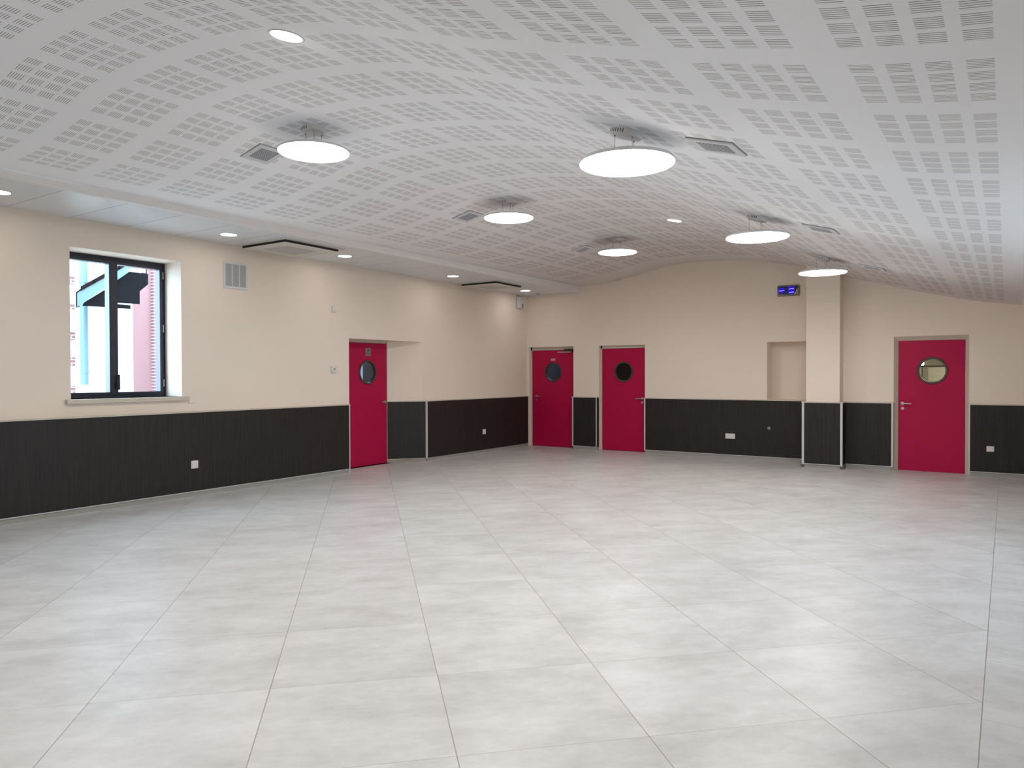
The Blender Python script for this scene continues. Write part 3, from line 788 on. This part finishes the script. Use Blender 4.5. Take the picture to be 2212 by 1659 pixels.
sn = root('ceiling_sensor', (-7.98, 12.88, zsoff(12.88))); tag(sn, 'small grey round sensor on the soffit by the room corner', 'sensor')
put('sensor_body', MB().lathe([(0, -0.012), (0.04, -0.012), (0.055, 0.0), (0, 0.0)], n=24), 'plasticgrey', sn, local=True, smooth=True)

# ------------------------------------------------------------------ wall fittings
def plate_left(name, y0, y1, z0, z1, x, label, cat, t=0.012, mat='plastic'):
    r = root(name, (x, (y0+y1)/2, z0)); tag(r, label, cat)
    put('cover_plate', MB().box(x, x+t, y0, y1, z0, z1), mat, r, bevel=0.003)
    return r
def plate_back(name, x0, x1, z0, z1, y, label, cat, t=0.012):
    r = root(name, ((x0+x1)/2, y, z0)); tag(r, label, cat)
    put('cover_plate', MB().box(x0, x1, y-t, y, z0, z1), 'plastic', r, bevel=0.003)
    return r
gr = root('wall_grille', (XL, 6.07, 2.64)); tag(gr, 'white air grille with three grey louvre columns high on the wall', 'air grille')
y0, y1, z0, z1 = 5.893, 6.255, 2.642, 2.985
fr = MB().box(XL, XL+0.014, y0, y1, z0, z0+0.026).box(XL, XL+0.014, y0, y1, z1-0.026, z1)
fr.box(XL, XL+0.014, y0, y0+0.026, z0+0.026, z1-0.026).box(XL, XL+0.014, y1-0.026, y1, z0+0.026, z1-0.026)
wcol = (y1-y0-0.052-2*0.014)/3
for i in (1, 2):
    a = y0+0.026+i*wcol+(i-1)*0.014; fr.box(XL, XL+0.014, a, a+0.014, z0+0.026, z1-0.026)
put('grille_frame', fr, 'ventwhite', gr)
for i in range(3):
    a = y0+0.026+i*(wcol+0.014); put('louvre_column', MB().box(XL, XL+0.006, a, a+wcol, z0+0.026, z1-0.026), 'louvre', gr)
t_ = plate_left('thermostat', 7.745, 7.822, 2.455, 2.545, XL, 'small white sensor box high on the wall left of the recessed door', 'sensor', 0.025)
t_ = plate_left('wall_control', 7.722, 7.818, 1.542, 1.640, XL, 'white wall control with a small dark square at head height', 'wall control', 0.03)
put('dark_button', MB().box(XL+0.03, XL+0.036, 7.758, 7.784, 1.582, 1.608), 'plasticgrey', t_)
t_ = plate_left('light_switch', 5.388, 5.480, 1.155, 1.240, XL, 'cream switch plate at the right end of the window sill', 'switch')
put('rocker', MB().box(XL+0.012, XL+0.016, 5.400, 5.468, 1.167, 1.228), 'plastic', t_)
def sock_left(y0, y1, z0, z1, label):
    r = plate_left('wall_socket', y0, y1, z0, z1, XP, label, 'socket')
    put('hinged_cover', MB().box(XP+0.012, XP+0.018, y0+0.010, y1-0.010, z0+0.010, z1-0.010), 'plastic', r, bevel=0.002)
sock_left(5.385, 5.480, 0.346, 0.444, 'white square wall socket on the long dark panel below the window')
sock_left(11.518, 11.612, 0.354, 0.452, 'white wall socket on the dark panel left of the corner door')
ds = plate_back('double_socket', -4.192, -4.020, 0.350, 0.441, YP, 'white double wall socket on the wide dark panel below the niche', 'socket')
put('socket_insert', MB().box(-4.184, -4.112, YP-0.017, YP-0.012, 0.358, 0.433), 'plastic', ds, bevel=0.002)
put('socket_insert', MB().box(-4.100, -4.028, YP-0.017, YP-0.012, 0.358, 0.433), 'plastic', ds, bevel=0.002)
put('pin_hole', MB().cyl((-4.064, 0.385), 0.006, YP-0.018, YP-0.0165, 'y', 12), 'plasticgrey', ds)
s4 = plate_back('wall_socket', -0.243, -0.148, 0.362, 0.443, XB, 'white wall socket on the dark panel right of the lit-porthole door', 'socket')
put('hinged_cover', MB().box(-0.234, -0.157, XB-0.018, XB-0.012, 0.371, 0.434), 'plastic', s4, bevel=0.002)
rc = root('round_outlet', (-3.431, YP, 0.535)); tag(rc, 'small grey round cover on the wide dark panel', 'outlet')
put('cover_disc', MB().lathe([(0, YP-0.012), (0.020, YP-0.012), (0.028, YP-0.004), (0.028, YP)], 'y', (-3.431, 0.562), 24), 'plasticgrey', rc, smooth=True)
al = root('alarm_box', (XL, 12.86, 2.88)); tag(al, 'pale upright alarm box on the side wall by the room corner', 'alarm box')
put('housing', MB().box(XL+0.012, XL+0.075, 12.775, 12.965, 2.885, 3.115), 'ventwhite', al, bevel=0.006)
put('back_plate', MB().box(XL, XL+0.012, 12.785, 12.955, 2.895, 3.105), 'plasticgrey', al)
put('sounder_window', MB().box(XL+0.074, XL+0.080, 12.880, 12.935, 2.895, 2.975), 'plasticgrey', al)

# digital clock
ck = root('digital_clock', (-3.115, YB, 2.84)); tag(ck, 'digital wall clock with blue figures beside the pillar', 'clock')
x0, x1, z0, z1 = -3.300, -2.935, 2.838, 3.022
put('clock_case', MB().box(x0, x1, YB-0.035, YB, z0, z1), 'clockcase', ck, bevel=0.012)
put('clock_face', MB().prism([(x0+0.020, z0+0.022), (x1-0.085, z0+0.022), (x1-0.045, z0+0.060), (x1-0.022, z1-0.050), (x1-0.022, z1-0.020), (x0+0.020, z1-0.020)], YB-0.039, YB-0.034, 'y'), 'clockface', ck)
put('clock_glow', MB().prism([(x0+0.022, z0+0.055), (x0+0.125, z0+0.062), (x0+0.125, z1-0.040), (x0+0.030, z1-0.040)], YB-0.0405, YB-0.039, 'y')
    .prism([(x0+0.180, z0+0.030), (x0+0.285, z0+0.036), (x0+0.285, z1-0.024), (x0+0.180, z1-0.024)], YB-0.0405, YB-0.039, 'y'), 'clockglow', ck, label='blue glow')
def digit(dg, cx, cz, w, h):
    for a, b_ in ((-0.5, 0.0), (0.0, 0.4)): dg.prism([(cx+a*w, cz-h*0.5), (cx+a*w+w*0.5, cz-h*0.25), (cx+a*w+w*0.5, cz+h*0.15), (cx+a*w, cz-h*0.15)], YB-0.042, YB-0.0405, 'y')
for grp in (((0.045, 0.098), (0.075, 0.098), (0.105, 0.102)), ((0.210, 0.122), (0.238, 0.124), (0.265, 0.126)), ((0.210, 0.064), (0.238, 0.064), (0.265, 0.066))):
    dg = MB()
    for cx, cz in grp: digit(dg, x0+cx, z0+cz, 0.030, 0.026)
    put('clock_figures', dg, 'clockdigit', ck, label='bright blue figures')
put('clock_arc', MB().tube([(x1-0.078, YB-0.041, z0+0.030), (x1-0.060, YB-0.041, z0+0.050), (x1-0.045, YB-0.041, z0+0.078), (x1-0.036, YB-0.041, z0+0.110)], 0.006, 8), 'clockarc', ck)
